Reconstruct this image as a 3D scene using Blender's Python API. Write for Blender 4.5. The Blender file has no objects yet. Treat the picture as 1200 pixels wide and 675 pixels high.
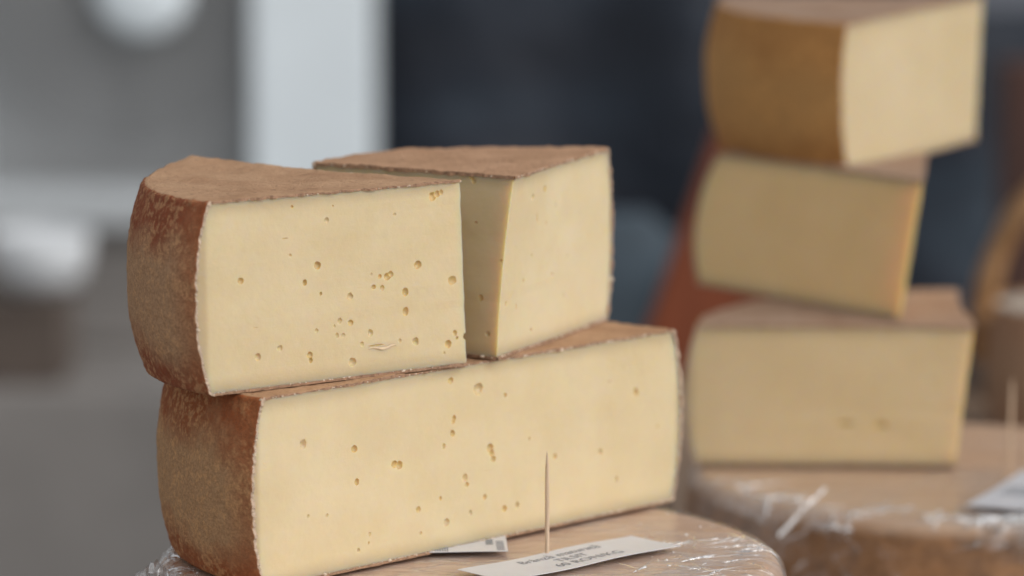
import bpy, bmesh, math, random
from math import sin, cos, pi, radians, atan2, sqrt, exp
from mathutils import Vector, Matrix, noise

random.seed(7)
S = bpy.context.scene
COL = S.collection

# ---------------------------------------------------------------- camera
cam_d = bpy.data.cameras.new("camera")
cam_d.sensor_width = 36.0
cam_d.lens = 4250 / 1200 * 36.0
cam_d.clip_start = 0.05
cam_d.clip_end = 500
cam_d.dof.use_dof = True
cam_d.dof.focus_distance = 1.735
cam_d.dof.aperture_fstop = 4.0
cam = bpy.data.objects.new("camera", cam_d)
cam.location = (0, 0, 0.3884)
cam.rotation_euler = (pi / 2 - 0.1462, 0, 0)
COL.objects.link(cam)
S.camera = cam

# ---------------------------------------------------------------- light: pale open sky and a soft veiled sun from the right
SUN = Vector((0.74, -0.42, 0.62)).normalized()
w = bpy.data.worlds.new("World")
S.world = w
w.use_nodes = True
nt = w.node_tree
bg = nt.nodes["Background"]
sky = nt.nodes.new("ShaderNodeTexSky")
sky.sky_type = 'NISHITA'
sky.sun_disc = False
sky.sun_elevation = math.asin(SUN.z)
sky.sun_rotation = atan2(SUN.x, SUN.y)
sky.air_density = 1.0
sky.dust_density = 2.0
sky.ozone_density = 1.0
hsv = nt.nodes.new("ShaderNodeHueSaturation")   # thin cloud: a greyer sky
hsv.inputs["Saturation"].default_value = 0.08
nt.links.new(sky.outputs[0], hsv.inputs["Color"])
nt.links.new(hsv.outputs[0], bg.inputs[0])
bg.inputs[1].default_value = 0.15
sun_d = bpy.data.lights.new("sun", 'SUN')
sun_d.energy = 0.6
sun_d.angle = radians(55)
sun_d.color = (1.0, 0.97, 0.93)
sun = bpy.data.objects.new("sun", sun_d)
sun.rotation_euler = SUN.to_track_quat('Z', 'Y').to_euler()
COL.objects.link(sun)

S.view_settings.view_transform = 'Standard'
S.view_settings.look = 'None'
S.view_settings.gamma = 1
S.view_settings.exposure = 0.14
S.render.engine = 'CYCLES'
S.cycles.use_denoising = True
S.cycles.max_bounces = 10
S.cycles.transparent_max_bounces = 16


# ---------------------------------------------------------------- helpers
def tag(o, label=None, cat=None, group=None, kind=None):
    if label: o["label"] = label
    if cat: o["category"] = cat
    if group: o["group"] = group
    if kind: o["kind"] = kind
    return o


def empty(name, loc=(0, 0, 0), rot=(0, 0, 0)):
    o = bpy.data.objects.new(name, None)
    o.empty_display_size = 0.02
    o.location = loc
    o.rotation_euler = rot
    COL.objects.link(o)
    return o


def mesh_obj(name, verts, faces, mats, parent=None, smooth=False, mat_idx=None, attr=None):
    me = bpy.data.meshes.new(name)
    me.from_pydata([tuple(v) for v in verts], [], faces)
    for m in (mats if isinstance(mats, (list, tuple)) else [mats]):
        me.materials.append(m)
    if mat_idx:
        me.polygons.foreach_set("material_index", mat_idx)
    if attr:
        for an, vals in attr.items():
            a = me.attributes.new(an, 'FLOAT', 'POINT')
            a.data.foreach_set("value", vals)
    me.update()
    if smooth:
        me.polygons.foreach_set("use_smooth", [True] * len(me.polygons))
    o = bpy.data.objects.new(name, me)
    COL.objects.link(o)
    if parent: o.parent = parent
    return o


def bm_obj(name, bm, mats, parent=None, smooth=False):
    bmesh.ops.recalc_face_normals(bm, faces=bm.faces[:])
    me = bpy.data.meshes.new(name)
    bm.to_mesh(me)
    bm.free()
    for m in (mats if isinstance(mats, (list, tuple)) else [mats]):
        me.materials.append(m)
    if smooth:
        me.polygons.foreach_set("use_smooth", [True] * len(me.polygons))
    o = bpy.data.objects.new(name, me)
    COL.objects.link(o)
    if parent: o.parent = parent
    return o


def add_box(bm, c, s, rz=0.0, bev=0.0, ry=0.0, rx=0.0):
    M = Matrix.Translation(c) @ Matrix.Rotation(rz, 4, 'Z') @ Matrix.Rotation(ry, 4, 'Y') @ Matrix.Rotation(rx, 4, 'X') @ Matrix.Diagonal((s[0], s[1], s[2], 1))
    r = bmesh.ops.create_cube(bm, size=1, matrix=M)
    if bev > 0:
        es = set()
        for v in r['verts']:
            es.update(v.link_edges)
        bmesh.ops.bevel(bm, geom=list(es), offset=bev, segments=3, profile=0.5, affect='EDGES')


def lathe(bm, prof, n, c=(0, 0, 0), sx=1, sy=1):
    rings = []
    for r, z in prof:
        rings.append([bm.verts.new((c[0] + sx * r * cos(2 * pi * i / n), c[1] + sy * r * sin(2 * pi * i / n), c[2] + z)) for i in range(n)])
    for a, b in zip(rings, rings[1:]):
        for i in range(n):
            bm.faces.new((a[i], a[(i + 1) % n], b[(i + 1) % n], b[i]))
    bm.faces.new(rings[0])
    bm.faces.new(list(reversed(rings[-1])))


def tube(bm, pts, rad, n=10):
    rings = []
    P = [Vector(p) for p in pts]
    for i, p in enumerate(P):
        t = (P[min(i + 1, len(P) - 1)] - P[max(i - 1, 0)]).normalized()
        up = Vector((0, 1, 0)) if abs(t.y) < 0.9 else Vector((1, 0, 0))
        u = t.cross(up).normalized()
        v = t.cross(u)
        r = rad[i] if isinstance(rad, (list, tuple)) else rad
        rings.append([bm.verts.new(p + r * (cos(2 * pi * k / n) * u + sin(2 * pi * k / n) * v)) for k in range(n)])
    for a, b in zip(rings, rings[1:]):
        for k in range(n):
            bm.faces.new((a[k], a[(k + 1) % n], b[(k + 1) % n], b[k]))
    bm.faces.new(rings[0])
    bm.faces.new(list(reversed(rings[-1])))


def fbm(p, o=3):
    v, a, f = 0.0, 1.0, 1.0
    for _ in range(o):
        v += a * noise.noise(p * f)
        a *= 0.5
        f *= 2.03
    return v


# ---------------------------------------------------------------- materials
class NB:
    def __init__(s, name):
        s.m = bpy.data.materials.new(name)
        s.m.use_nodes = True
        s.t = s.m.node_tree
        s.b = s.t.nodes["Principled BSDF"]
        s.out = s.t.nodes["Material Output"]

    def n(s, ty, ins=None, **kw):
        x = s.t.nodes.new(ty)
        for k, v in kw.items():
            setattr(x, k, v)
        for k, v in (ins or {}).items():
            s.set(x.inputs[k], v)
        return x

    def set(s, sock, v):
        if isinstance(v, bpy.types.NodeSocket):
            s.t.links.new(v, sock)
        else:
            sock.default_value = v

    def math(s, op, a, b=0.0, c=None, clamp=False):
        x = s.n("ShaderNodeMath", operation=op, use_clamp=clamp)
        s.set(x.inputs[0], a)
        s.set(x.inputs[1], b)
        if c is not None: s.set(x.inputs[2], c)
        return x.outputs[0]

    def coords(s):
        return s.n("ShaderNodeTexCoord").outputs["Object"]

    def scaled(s, v, sc):
        return s.n("ShaderNodeMapping", {"Vector": v, "Scale": sc}).outputs[0]

    def noise(s, v, scale, detail=3, rough=0.55, dist=0.0):
        return s.n("ShaderNodeTexNoise", {"Vector": v, "Scale": scale, "Detail": detail, "Roughness": rough, "Distortion": dist}).outputs[0]

    def ramp(s, f, stops):
        x = s.n("ShaderNodeValToRGB", {"Fac": f})
        e = x.color_ramp.elements
        while len(e) < len(stops): e.new(0.5)
        for el, (p, c) in zip(e, stops):
            el.position = p
            el.color = (*c, 1) if not isinstance(c, (int, float)) else (c, c, c, 1)
        return x.outputs[0]

    def mix(s, f, a, b, mode='MIX'):
        x = s.n("ShaderNodeMix", data_type='RGBA', blend_type=mode)
        s.set(x.inputs[0], f)
        s.set(x.inputs[6], a if not isinstance(a, tuple) else (*a, 1))
        s.set(x.inputs[7], b if not isinstance(b, tuple) else (*b, 1))
        return x.outputs[2]

    def bump(s, h, strength, dist):
        x = s.n("ShaderNodeBump", {"Height": h, "Strength": strength, "Distance": dist})
        return x

    def P(s, **kw):
        names = {"base": "Base Color", "rough": "Roughness", "spec": "Specular IOR Level", "sss": "Subsurface Weight",
                 "metal": "Metallic", "normal": "Normal", "sheen": "Sheen Weight", "coat": "Coat Weight"}
        for k, v in kw.items():
            if k == "base" and isinstance(v, tuple): v = (*v, 1)
            s.set(s.b.inputs[names[k]], v)
        return s.m


def mat_paste(name, base, R, H, edge=(0.40, 0.27, 0.15), var=0.04, band=0.010):
    """cut cheese: creamy, slightly translucent, greyer towards the rind"""
    k = NB(name)
    co = k.coords()
    sep = k.n("ShaderNodeSeparateXYZ", {0: co})
    x, y, z = sep.outputs
    r = k.math('SQRT', k.math('ADD', k.math('MULTIPLY', x, x), k.math('MULTIPLY', y, y)))
    n0 = k.noise(co, 28, 3)
    dz = k.math('MINIMUM', z, k.math('SUBTRACT', H, z))
    dr = k.math('MULTIPLY', k.math('SUBTRACT', R - 0.002, r), 2.2)
    d = k.math('MINIMUM', dz, dr)
    d = k.math('ADD', d, k.math('MULTIPLY', k.math('SUBTRACT', n0, 0.5), 0.004))
    e = k.n("ShaderNodeMapRange", {"Value": d, "From Min": 0.0005, "From Max": band, "To Min": 1.0, "To Max": 0.0}, interpolation_type='SMOOTHERSTEP').outputs[0]
    e = k.math('POWER', e, 1.5)
    b2 = tuple(c * (1 - var) * q for c, q in zip(base, (1, 0.97, 0.90)))
    b3 = tuple(min(1, c * (1 + var)) for c in base)
    c = k.ramp(k.noise(co, 20, 4, 0.6), [(0.3, b2), (0.7, b3)])
    c = k.mix(k.math('MULTIPLY', k.ramp(k.noise(co, 420, 2), [(0.55, 0.0), (0.75, 1.0)]), 0.12), c, tuple(min(1, q * 1.15) for q in base))
    c = k.mix(k.math('MULTIPLY', e, 0.5), c, edge)
    # knife drag marks, slight waviness and a fine curd grain
    lines = k.noise(k.scaled(co, (6, 6, 260)), 1.0, 3, 0.6, 0.3)
    diag = k.noise(k.n("ShaderNodeMapping", {"Vector": co, "Rotation": (0.0, 0.35, 0.5), "Scale": (14, 14, 700)}).outputs[0], 1.0, 2)
    wav = k.noise(co, 45, 3)
    grain = k.noise(co, 900, 3)
    h = k.math('ADD', k.math('MULTIPLY', wav, 1.6), k.math('MULTIPLY', lines, 0.10))
    h = k.math('ADD', h, k.math('MULTIPLY', grain, 0.13))
    h = k.math('ADD', h, k.math('MULTIPLY', diag, 0.05))
    b = k.bump(h, 0.55, 0.0011)
    k.b.inputs["Subsurface Radius"].default_value = (1.0, 0.66, 0.27)
    k.b.inputs["Subsurface Scale"].default_value = 0.011
    rough = k.ramp(k.noise(co, 60, 3), [(0.3, 0.42), (0.7, 0.60)])
    return k.P(base=c, rough=rough, sss=0.9, spec=0.35, normal=b.outputs[0])


def mat_pit(name, base):
    k = NB(name)
    co = k.coords()
    k.b.inputs["Subsurface Radius"].default_value = (1.0, 0.55, 0.15)
    k.b.inputs["Subsurface Scale"].default_value = 0.003
    c = k.ramp(k.noise(co, 500, 2), [(0.3, tuple(q * 0.85 for q in base)), (0.7, base)])
    return k.P(base=c, rough=0.35, sss=0.8)


def mat_rind(name, H, mid, edge, dark, top, topdark, speck=0.7, orange=None):
    """washed rind: grey bloom round the middle, red brown towards the edges, tan cloth-marked flats"""
    k = NB(name)
    co = k.coords()
    z = k.n("ShaderNodeSeparateXYZ", {0: co}).outputs[2]
    side = k.n("ShaderNodeAttribute", attribute_name="side").outputs["Fac"]
    cut = k.n("ShaderNodeAttribute", attribute_name="cutdist").outputs["Fac"]
    n1 = k.noise(co, 22, 4, 0.6)
    n2 = k.noise(co, 95, 4, 0.65)
    t = k.math('ABSOLUTE', k.math('SUBTRACT', k.math('MULTIPLY', z, 2.0 / H), 0.93))
    t = k.math('ADD', t, k.math('MULTIPLY', k.math('SUBTRACT', n1, 0.5), 1.1))
    t = k.math('ADD', t, k.math('MULTIPLY', k.math('SUBTRACT', n2, 0.5), 0.6))
    c = k.ramp(t, [(0.28, mid), (0.52, tuple((a + b) / 2 for a, b in zip(mid, edge))), (0.76, edge)])
    if orange:
        o = k.math('MULTIPLY', k.n("ShaderNodeMapRange", {"Value": cut, "From Min": 0.003, "From Max": 0.02, "To Min": 1.0, "To Max": 0.0}).outputs[0], k.math('ADD', n1, 0.15), clamp=True)
        c = k.mix(o, c, orange)
    mot = k.math('ADD', k.math('MULTIPLY', k.noise(co, 330, 3, 0.6), 0.6), k.math('MULTIPLY', k.noise(co, 130, 4, 0.65), 0.4))
    sp = k.ramp(mot, [(0.48, 0.0), (0.57, 1.0)])
    fine = k.ramp(k.noise(co, 700, 3, 0.7), [(0.42, 0.0), (0.62, 1.0)])
    hi = tuple(min(1, q * f_) for q, f_ in zip(mid, (1.38, 1.30, 1.15)))
    sp = k.math('MULTIPLY', sp, k.ramp(k.noise(co, 32, 4, 0.6), [(0.38, 0.15), (0.58, 1.0)]))
    c = k.mix(k.math('MULTIPLY', sp, speck * 0.85), c, hi)
    c = k.mix(k.math('MULTIPLY', fine, 0.42), c, dark)
    # flats
    tn = k.noise(co, 34, 5, 0.65)
    ct = k.ramp(tn, [(0.3, topdark), (0.62, top)])
    weave = k.noise(k.scaled(co, (500, 900, 300)), 1.0, 3, 0.7)
    ct = k.mix(k.math('MULTIPLY', k.ramp(weave, [(0.45, 0.0), (0.7, 1.0)]), 0.45), ct, topdark)
    ct = k.mix(k.math('MULTIPLY', k.ramp(k.noise(co, 240, 2), [(0.64, 0.0), (0.72, 1.0)]), 0.6), ct, tuple(q * 0.5 for q in topdark))
    sd = k.math('ADD', side, k.math('MULTIPLY', k.math('SUBTRACT', n2, 0.5), 0.5))
    sd = k.ramp(sd, [(0.35, 0.0), (0.6, 1.0)])
    c = k.mix(sd, ct, c)
    h = k.math('ADD', k.math('MULTIPLY', k.noise(co, 260, 5, 0.7), 1.0), k.math('MULTIPLY', k.noise(co, 1100, 3, 0.7), 0.5))
    h = k.math('ADD', h, k.math('MULTIPLY', weave, 0.35))
    b = k.bump(h, 0.95, 0.0016)
    return k.P(base=c, rough=0.82, spec=0.22, sss=0.0, normal=b.outputs[0])


def mat_plain(name, base, rough=0.6, var=0.15, scale=30, bump=0.0, bscale=200, metal=0.0, spec=0.5, stretch=None, sss=0.0):
    k = NB(name)
    co = k.coords()
    v = k.scaled(co, stretch) if stretch else co
    c = k.ramp(k.noise(v, scale, 4, 0.6), [(0.3, tuple(q * (1 - var) for q in base)), (0.7, tuple(min(1, q * (1 + var)) for q in base))])
    kw = dict(base=c, rough=rough, metal=metal, spec=spec, sss=sss)
    if bump:
        kw["normal"] = k.bump(k.noise(v, bscale, 4), bump, 0.002).outputs[0]
    return k.P(**kw)


def mat_film(name, scale=1.0, haze=0.05, refl=0.34):
    """cling film: clear, glossy, wrinkled"""
    k = NB(name)
    co = k.coords()
    warp = k.n("ShaderNodeVectorMath", {0: co, 1: k.n("ShaderNodeVectorMath", {0: k.n("ShaderNodeTexNoise", {"Vector": co, "Scale": 18 * scale, "Detail": 2}).outputs["Color"], "Scale": 0.035}, operation='SCALE').outputs[0]}, operation='ADD').outputs[0]
    def ridge(sc):
        v = k.n("ShaderNodeTexNoise", {"Vector": k.scaled(warp, sc), "Scale": 1.0, "Detail": 2, "Roughness": 0.5}).outputs[0]
        return k.math('SUBTRACT', 1.0, k.math('MULTIPLY', k.math('ABSOLUTE', k.math('SUBTRACT', v, 0.5)), 5.0), clamp=True)
    r1 = k.math('POWER', ridge((16 * scale, 70 * scale, 60 * scale)), 6.0)
    r2 = k.math('POWER', ridge((70 * scale, 60 * scale, 40 * scale)), 2.0)
    r3 = ridge((210 * scale, 260 * scale, 200 * scale))
    h = k.math('ADD', k.math('MULTIPLY', r1, 1.0), k.math('ADD', k.math('MULTIPLY', r2, 0.6), k.math('MULTIPLY', r3, 0.16)))
    amount = k.ramp(k.noise(co, 13 * scale, 2), [(0.40, 0.03), (0.66, 1.0)])
    h = k.math('MULTIPLY', h, amount)
    b = k.bump(h, 1.0, 0.0009)
    fr = k.n("ShaderNodeFresnel", {"IOR": 1.45, "Normal": b.outputs[0]}).outputs[0]
    gl = k.n("ShaderNodeBsdfGlossy", {"Color": (1, 1, 1, 1), "Roughness": 0.13, "Normal": b.outputs[0]})
    tr = k.n("ShaderNodeBsdfTransparent", {"Color": (0.985, 0.98, 0.975, 1)})
    df = k.n("ShaderNodeBsdfDiffuse", {"Color": (0.85, 0.84, 0.84, 1), "Normal": b.outputs[0]})
    hz = k.math('MULTIPLY', k.math('ADD', r1, k.math('ADD', r2, 0.25)), k.math('MULTIPLY', amount, haze))
    m1 = k.n("ShaderNodeMixShader", {0: hz, 1: tr.outputs[0], 2: df.outputs[0]})
    m2 = k.n("ShaderNodeMixShader", {0: k.math('ADD', k.math('MULTIPLY', k.math('MINIMUM', fr, 0.55), refl), k.math('MULTIPLY', k.math('MULTIPLY', r1, amount), 0.25), clamp=True), 1: m1.outputs[0], 2: gl.outputs[0]})
    k.t.links.new(m2.outputs[0], k.out.inputs[0])
    return k.m


CREAM = (0.68, 0.56, 0.36)
CREAM2 = (0.67, 0.53, 0.325)
CREAM3 = (0.82, 0.59, 0.30)  # golden cream: warm light of the shaded middle wedge put into its colour
CREAM4 = (0.60, 0.485, 0.31)
M = {}
M['pit'] = mat_pit('golden hole wall', (0.68, 0.475, 0.20))
M['pitpale'] = mat_pit('pale hole wall', (0.69, 0.52, 0.275))
M['crust'] = mat_plain('cut rind edge', (0.36, 0.21, 0.125), 0.8, 0.35, 400, 0.6, 900)
M['crustpale'] = mat_plain('pale cut rind edge', (0.54, 0.40, 0.29), 0.8, 0.25, 400, 0.6, 900)
M['crumb'] = mat_plain('cheese crumb', (0.66, 0.53, 0.40), 0.7, 0.2, 500)
RIND_L = dict(mid=(0.54, 0.315, 0.16), edge=(0.36, 0.105, 0.036), dark=(0.21, 0.095, 0.045), top=(0.58, 0.36, 0.215), topdark=(0.44, 0.25, 0.14), orange=(0.44, 0.14, 0.05))
RIND_R = dict(mid=(0.62, 0.335, 0.12), edge=(0.52, 0.25, 0.08), dark=(0.30, 0.145, 0.05), top=(0.46, 0.32, 0.23), topdark=(0.38, 0.23, 0.15))


# ---------------------------------------------------------------- cheese
def cheese(name, label, loc, R, H, a0, a1, group, rind, pits=(), res=0.0011, th=0.0012, bulge=0.007, warp=None,
           seed=0, rot=(0, 0, 0), crumbs=0, cream=CREAM, band=0.012, edge=(0.42, 0.285, 0.165), category='cheese', rf=None):
    root = empty(name, loc, rot)
    tag(root, label, category, group)
    so = Vector((seed * 3.7, seed * 1.9, seed * 5.1))
    wf = warp or (lambda v: v)
    rc = 0.0035
    rf = rf or (lambda a: 1.0)

    def rad(z):
        t = abs(2 * z / H - 1)
        return R - bulge * t ** 2.3

    # --- paste (interior with the two cut faces)
    mp = mat_paste(name + ' paste', cream, R, H, edge, band=band)
    nz, na, NR = 20, max(10, int((a1 - a0) / 0.05)), 10
    full = abs((a1 - a0) - pi) < 1e-3
    ends = [th, th + (rc - th) * 0.12, th + (rc - th) * 0.35, th + (rc - th) * 0.65, rc]
    zs = ends + [rc + (H - 2 * rc) * i / nz for i in range(1, nz)] + [H - z for z in reversed(ends)]
    verts, faces = [], []
    ring = []
    for z in zs:
        ze = min(z, H - z)
        rr = rad(z) - th if ze >= rc else rad(rc) - rc + sqrt(max(0, (rc - th) ** 2 - (rc - ze) ** 2))
        row = []
        jit = 0.0005 * noise.noise(Vector((z * 160, seed, 0)))
        tipoff = Vector((cos((a0 + a1) / 2), sin((a0 + a1) / 2), 0)) * (0.0 if full else (0.0003 + jit))
        P_ = lambda a, q: Vector((rr * rf(a) * cos(a) * q, rr * rf(a) * sin(a) * q, z)) + tipoff * (1 - q)
        pts = [P_(a0, 0)] + [P_(a0, i / NR) for i in range(1, NR)]
        pts += [P_(a0 + (a1 - a0) * i / na, 1) for i in range(na + 1)]
        pts += [P_(a1, i / NR) for i in range(NR - 1, 0, -1)]
        for p in pts:
            row.append(len(verts))
            verts.append(wf(p))
        ring.append(row)
        if z in (zs[0], zs[-1]):            # flats under the rind follow the same polar grid
            top = z == zs[-1]
            G = {}
            for i in range(1, NR):
                for j in range(1, na):
                    G[i, j] = len(verts)
                    verts.append(wf(P_(a0 + (a1 - a0) * j / na, i / NR)))

            def gi(i, j):
                if i == 0: return row[0]
                if j == 0: return row[i]
                if i == NR: return row[NR + j]
                if j == na: return row[len(row) - i]
                return G[i, j]
            for j in range(na):
                for i in range(NR):
                    f_ = [gi(i, j), gi(i + 1, j), gi(i + 1, j + 1), gi(i, j + 1)]
                    if i == 0: f_ = f_[:3]
                    faces.append(tuple(f_) if top else tuple(reversed(f_)))
    n = len(ring[0])
    for j in range(len(zs) - 1):
        for i in range(n):
            a, b = ring[j], ring[j + 1]
            faces.append((a[i], a[(i + 1) % n], b[(i + 1) % n], b[i]))
    paste = mesh_obj('paste', verts, faces, [mp, M['pit'], M['pitpale']], root)
    if pits:
        bm = bmesh.new()
        for (ang, plist) in pits:
            u = Vector((cos(ang), sin(ang), 0))
            nn = Vector((-u.y, u.x, 0))
            mid = Vector((cos((a0 + a1) / 2), sin((a0 + a1) / 2), 0))
            if nn.dot(mid) < 0: nn = -nn           # into the cheese
            for (rho, z, r, dep, *el) in plist:
                el = el[0] if el else (1, 1)
                r, rho, z = r * 0.00106, rho * 0.001, z * 0.001
                off = (dep - 1.35) * 0.8 * r       # shallow ones sit mostly outside the cut
                rs = r / sqrt(max(0.15, 1 - (off / r) ** 2)) if abs(off) < r else r
                rs = min(rs, r * 1.5)
                c = wf(u * rho + Vector((0, 0, z))) + nn * off
                e = [random.uniform(0.88, 1.12) for _ in range(3)]
                g = bmesh.ops.create_icosphere(bm, subdivisions=3 if r > 0.0008 else 2, radius=1.0)
                sd = random.random() * 50
                for v in g['verts']:
                    q = v.co.copy()
                    q *= 1 + 0.13 * noise.noise(q * 1.6 + Vector((sd, 0, 0)))
                    qu, qn = q.x * u.x + q.y * u.y, q.x * nn.x + q.y * nn.y
                    v.co = c + u * (qu * rs * e[0] * el[0]) + nn * (qn * rs * e[1]) + Vector((0, 0, q.z * rs * e[2] * el[1]))
                mi = 1 if dep > 0.55 else 2
                fs = set()
                for v in g['verts']: fs.update(v.link_faces)
                for f in fs: f.material_index = mi
        cut = bm_obj('cutter', bm, [mp, M['pit'], M['pitpale']])
        md = paste.modifiers.new('holes', 'BOOLEAN')
        md.operation = 'DIFFERENCE'
        md.solver = 'EXACT'
        md.use_self = True
        md.material_mode = 'INDEX'
        md.object = cut
        cut.location = root.location
        cut.rotation_euler = root.rotation_euler
        bpy.context.view_layer.update()
        dg = bpy.context.evaluated_depsgraph_get()
        me = bpy.data.meshes.new_from_object(paste.evaluated_get(dg))
        paste.modifiers.clear()
        old = paste.data
        paste.data = me
        bpy.data.meshes.remove(old)
        cm = cut.data
        bpy.data.objects.remove(cut)
        bpy.data.meshes.remove(cm)
        for p in me.polygons:
            p.use_smooth = p.material_index > 0

    # --- rind: a shell over the flats and the round side, ragged where the knife went through
    step = res
    prof = []
    rt = rad(H - rc)
    k = int(rt / step / 1.4)
    for i in range(k):
        prof.append(((rt - rc) * (i / k) ** 0.8, H))
    for i in range(5):
        a = pi / 2 * i / 5
        prof.append((rt - rc + rc * sin(a), H - rc + rc * cos(a)))
    k = int((H - 2 * rc) / step)
    for i in range(k + 1):
        z = H - rc - (H - 2 * rc) * i / k
        prof.append((rad(z), z))
    for i in range(1, 6):
        a = pi / 2 * i / 5
        prof.append((rt - rc + rc * cos(a), rc - rc * sin(a)))
    k = int(rt / step / 3)
    for i in range(1, k + 1):
        prof.append(((rt - rc) * (1 - i / k), 0.0))
    ns = len(prof)
    narc = max(12, int((a1 - a0) * R / step))
    verts, side, cutd, faces, mi = [], [], [], [], []
    nrm = []
    for i in range(ns):
        p, q = prof[max(0, i - 1)], prof[min(ns - 1, i + 1)]
        d = Vector((q[0] - p[0], q[1] - p[1]))
        if d.length < 1e-9: d = Vector((1, 0)) if i < ns / 2 else Vector((-1, 0))
        d.normalize()
        nrm.append((-d.y, d.x))
    amid = (a0 + a1) / 2
    dirs = []
    for j in range(narc + 1):
        # finer near the two cut edges
        u = j / narc
        dirs.append(a0 + (a1 - a0) * u)

    def vid(layer, i, j):
        return layer * ns * (narc + 1) + i * (narc + 1) + j
    for layer in (0, 1):
        for i, (r0, z) in enumerate(prof):
            nx, nz_ = nrm[i]
            isside = 1.0 if nx > 0.75 else max(0.0, (nx - 0.15) / 0.6)
            for j, a in enumerate(dirs):
                ca, sa = cos(a), sin(a)
                r = r0 * rf(a)
                P0 = Vector((r * ca, r * sa, z))
                q = P0 + so
                if layer == 0:
                    dsp = 0.0007 * noise.noise(q * 55) + 0.00045 * noise.noise(q * 190) + (0.00035 * noise.noise(q * 520) if res < 0.002 else 0)
                    dsp = max(dsp, -0.45 * th)
                    if 0.1 < nx < 0.93 and z > H / 2: dsp += 0.0014 * max(0, noise.noise(q * 75)) + 0.0006 * max(0, noise.noise(q * 300))
                    if z < 0.001: dsp = min(dsp, 0) * 0.3
                else:
                    dsp = -th * (1.0 + 0.25 * noise.noise(q * 300) + (0.5 * max(0, noise.noise(q * 90)) if (j == 0 or j == narc) else 0))
                V = Vector(((r + nx * dsp) * ca, (r + nx * dsp) * sa, z + nz_ * dsp))
                cd = min(a - a0, a1 - a) * r
                # ragged overhang at the cuts
                if j == 0 or j == narc:
                    s_ = -1 if j == 0 else 1
                    t = Vector((-sa, ca, 0)) * s_
                    rag = 0.0004 + 0.0010 * max(-0.2, noise.noise(q * 300)) + 0.0007 * noise.noise(q * 1100)
                    V += t * max(-0.0002, rag)
                    if r < 0.002 and not full:
                        V -= Vector((cos(amid), sin(amid), 0)) * 0.0004
                verts.append(wf(V))
                side.append(isside)
                cutd.append(cd)
    for i in range(ns - 1):
        for j in range(narc):
            faces.append((vid(0, i, j), vid(0, i, j + 1), vid(0, i + 1, j + 1), vid(0, i + 1, j)))
            faces.append((vid(1, i, j), vid(1, i + 1, j), vid(1, i + 1, j + 1), vid(1, i, j + 1)))
            mi += [0, 0]
        for j in (0, narc):
            f = (vid(0, i, j), vid(0, i + 1, j), vid(1, i + 1, j), vid(1, i, j))
            faces.append(f if j == 0 else tuple(reversed(f)))
            mi.append(2 if prof[i][0] > rt - 0.004 and nrm[i][0] > 0.3 else 1)
    faces.append
    rindm = mat_rind(name + ' rind', H, **rind)
    ro = mesh_obj('rind', verts, faces, [rindm, M['crust'], M['crustpale']], root, True, mi, {"side": side, "cutdist": cutd})
    ro.data.polygons.foreach_set("use_smooth", [m == 0 for m in mi])

    # --- crumbs and torn flakes along the cut edges
    if crumbs:
        bm = bmesh.new()
        for _ in range(crumbs):
            a = a0 if random.random() < 0.75 else a1
            s_ = -1 if a == a0 else 1
            t = Vector((-sin(a), cos(a), 0)) * s_
            q = random.random()
            if q < 0.40: r, z = random.uniform(0.0, rt) * rf(a), 0.0012
            elif q < 0.72: r, z = random.uniform(0.0, rt) * rf(a), H - 0.0008
            else:
                z = random.uniform(0.002, H - 0.002)
                r = (rad(z) - 0.001) * rf(a)
            sz = random.uniform(0.00025, 0.0007) * (1.9 if random.random() < 0.15 else 1)
            c = wf(Vector((r * cos(a), r * sin(a), z)) + t * random.uniform(0, 0.0005))
            g = bmesh.ops.create_icosphere(bm, subdivisions=1, radius=sz)
            for v in g['verts']:
                v.co *= random.uniform(0.55, 1.25)
                v.co.z *= 0.7
                v.co += c
        cr = bm_obj('edge_crumbs', bm, M['crumb'], root)
        cr["kind"] = "stuff"
    return root


PITS_A = [(128.8, 53.0, 1.58, 0.7), (93.0, 49.0, 1.4, 1), (85.7, 56.6, 2.0, 0.8), (83.9, 42.9, 0.88, 1), (67.3, 40.2, 1.41, 0.35), (49.8, 48.2, 1.22, 0.8), (45.4, 47.8, 1.83, 0.9), (43.4, 48.8, 1.63, 0.9), (53.4, 43.5, 1.3, 1), (48.4, 42.6, 1.3, 0.8), (27.2, 52.0, 2.04, 1), (34.9, 39.4, 2.04, 0.9), (6.9, 42.8, 2.26, 0.6), (34.9, 29.8, 1.83, 0.6), (66.9, 27.4, 1.41, 0.6), (73.2, 28.8, 1.21, 0.5), (74.8, 21.9, 1.21, 0.5), (71.3, 21.6, 1.21, 0.5), (55.5, 21.3, 1.42, 0.35), (90.5, 14.0, 1.68, 0.8), (90.0, 11.5, 1.28, 0.9), (66.0, 8.2, 1.61, 0.3), (107.3, 18.9, 1.19, 0.3), (86.5, 25.5, 1.0, 0.3), (17.5, 84.6, 2.05, 0.9), (14.4, 85.6, 1.85, 0.9), (11.9, 86.3, 1.23, 0.9), (0.4, 14.3, 1.65, 1), (10.6, 11.5, 2.06, 0.9), (6.5, 16.6, 1.44, 0.8), (5.4, 14.0, 1.03, 0.9), (29.4, 14.6, 1.84, 0.5), (119.8, 16.1, 1.39, 0.4), (99.9, 85.7, 0.88, 0.9), (80.2, 77.8, 1.2, 0.4), (54.8, 49.8, 0.81, 0.3), (40.7, 77.6, 0.81, 0.3), (60.5, 16.4, 1.01, 0.3), (101.1, 62.7, 0.8, 0.2), (38.5, 15.9, 0.81, 0.3), (76.7, 84.4, 0.64, 1), (13.2, 7.6, 0.82, 0.5), (76.2, 26.6, 0.8, 0.4)]
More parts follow.
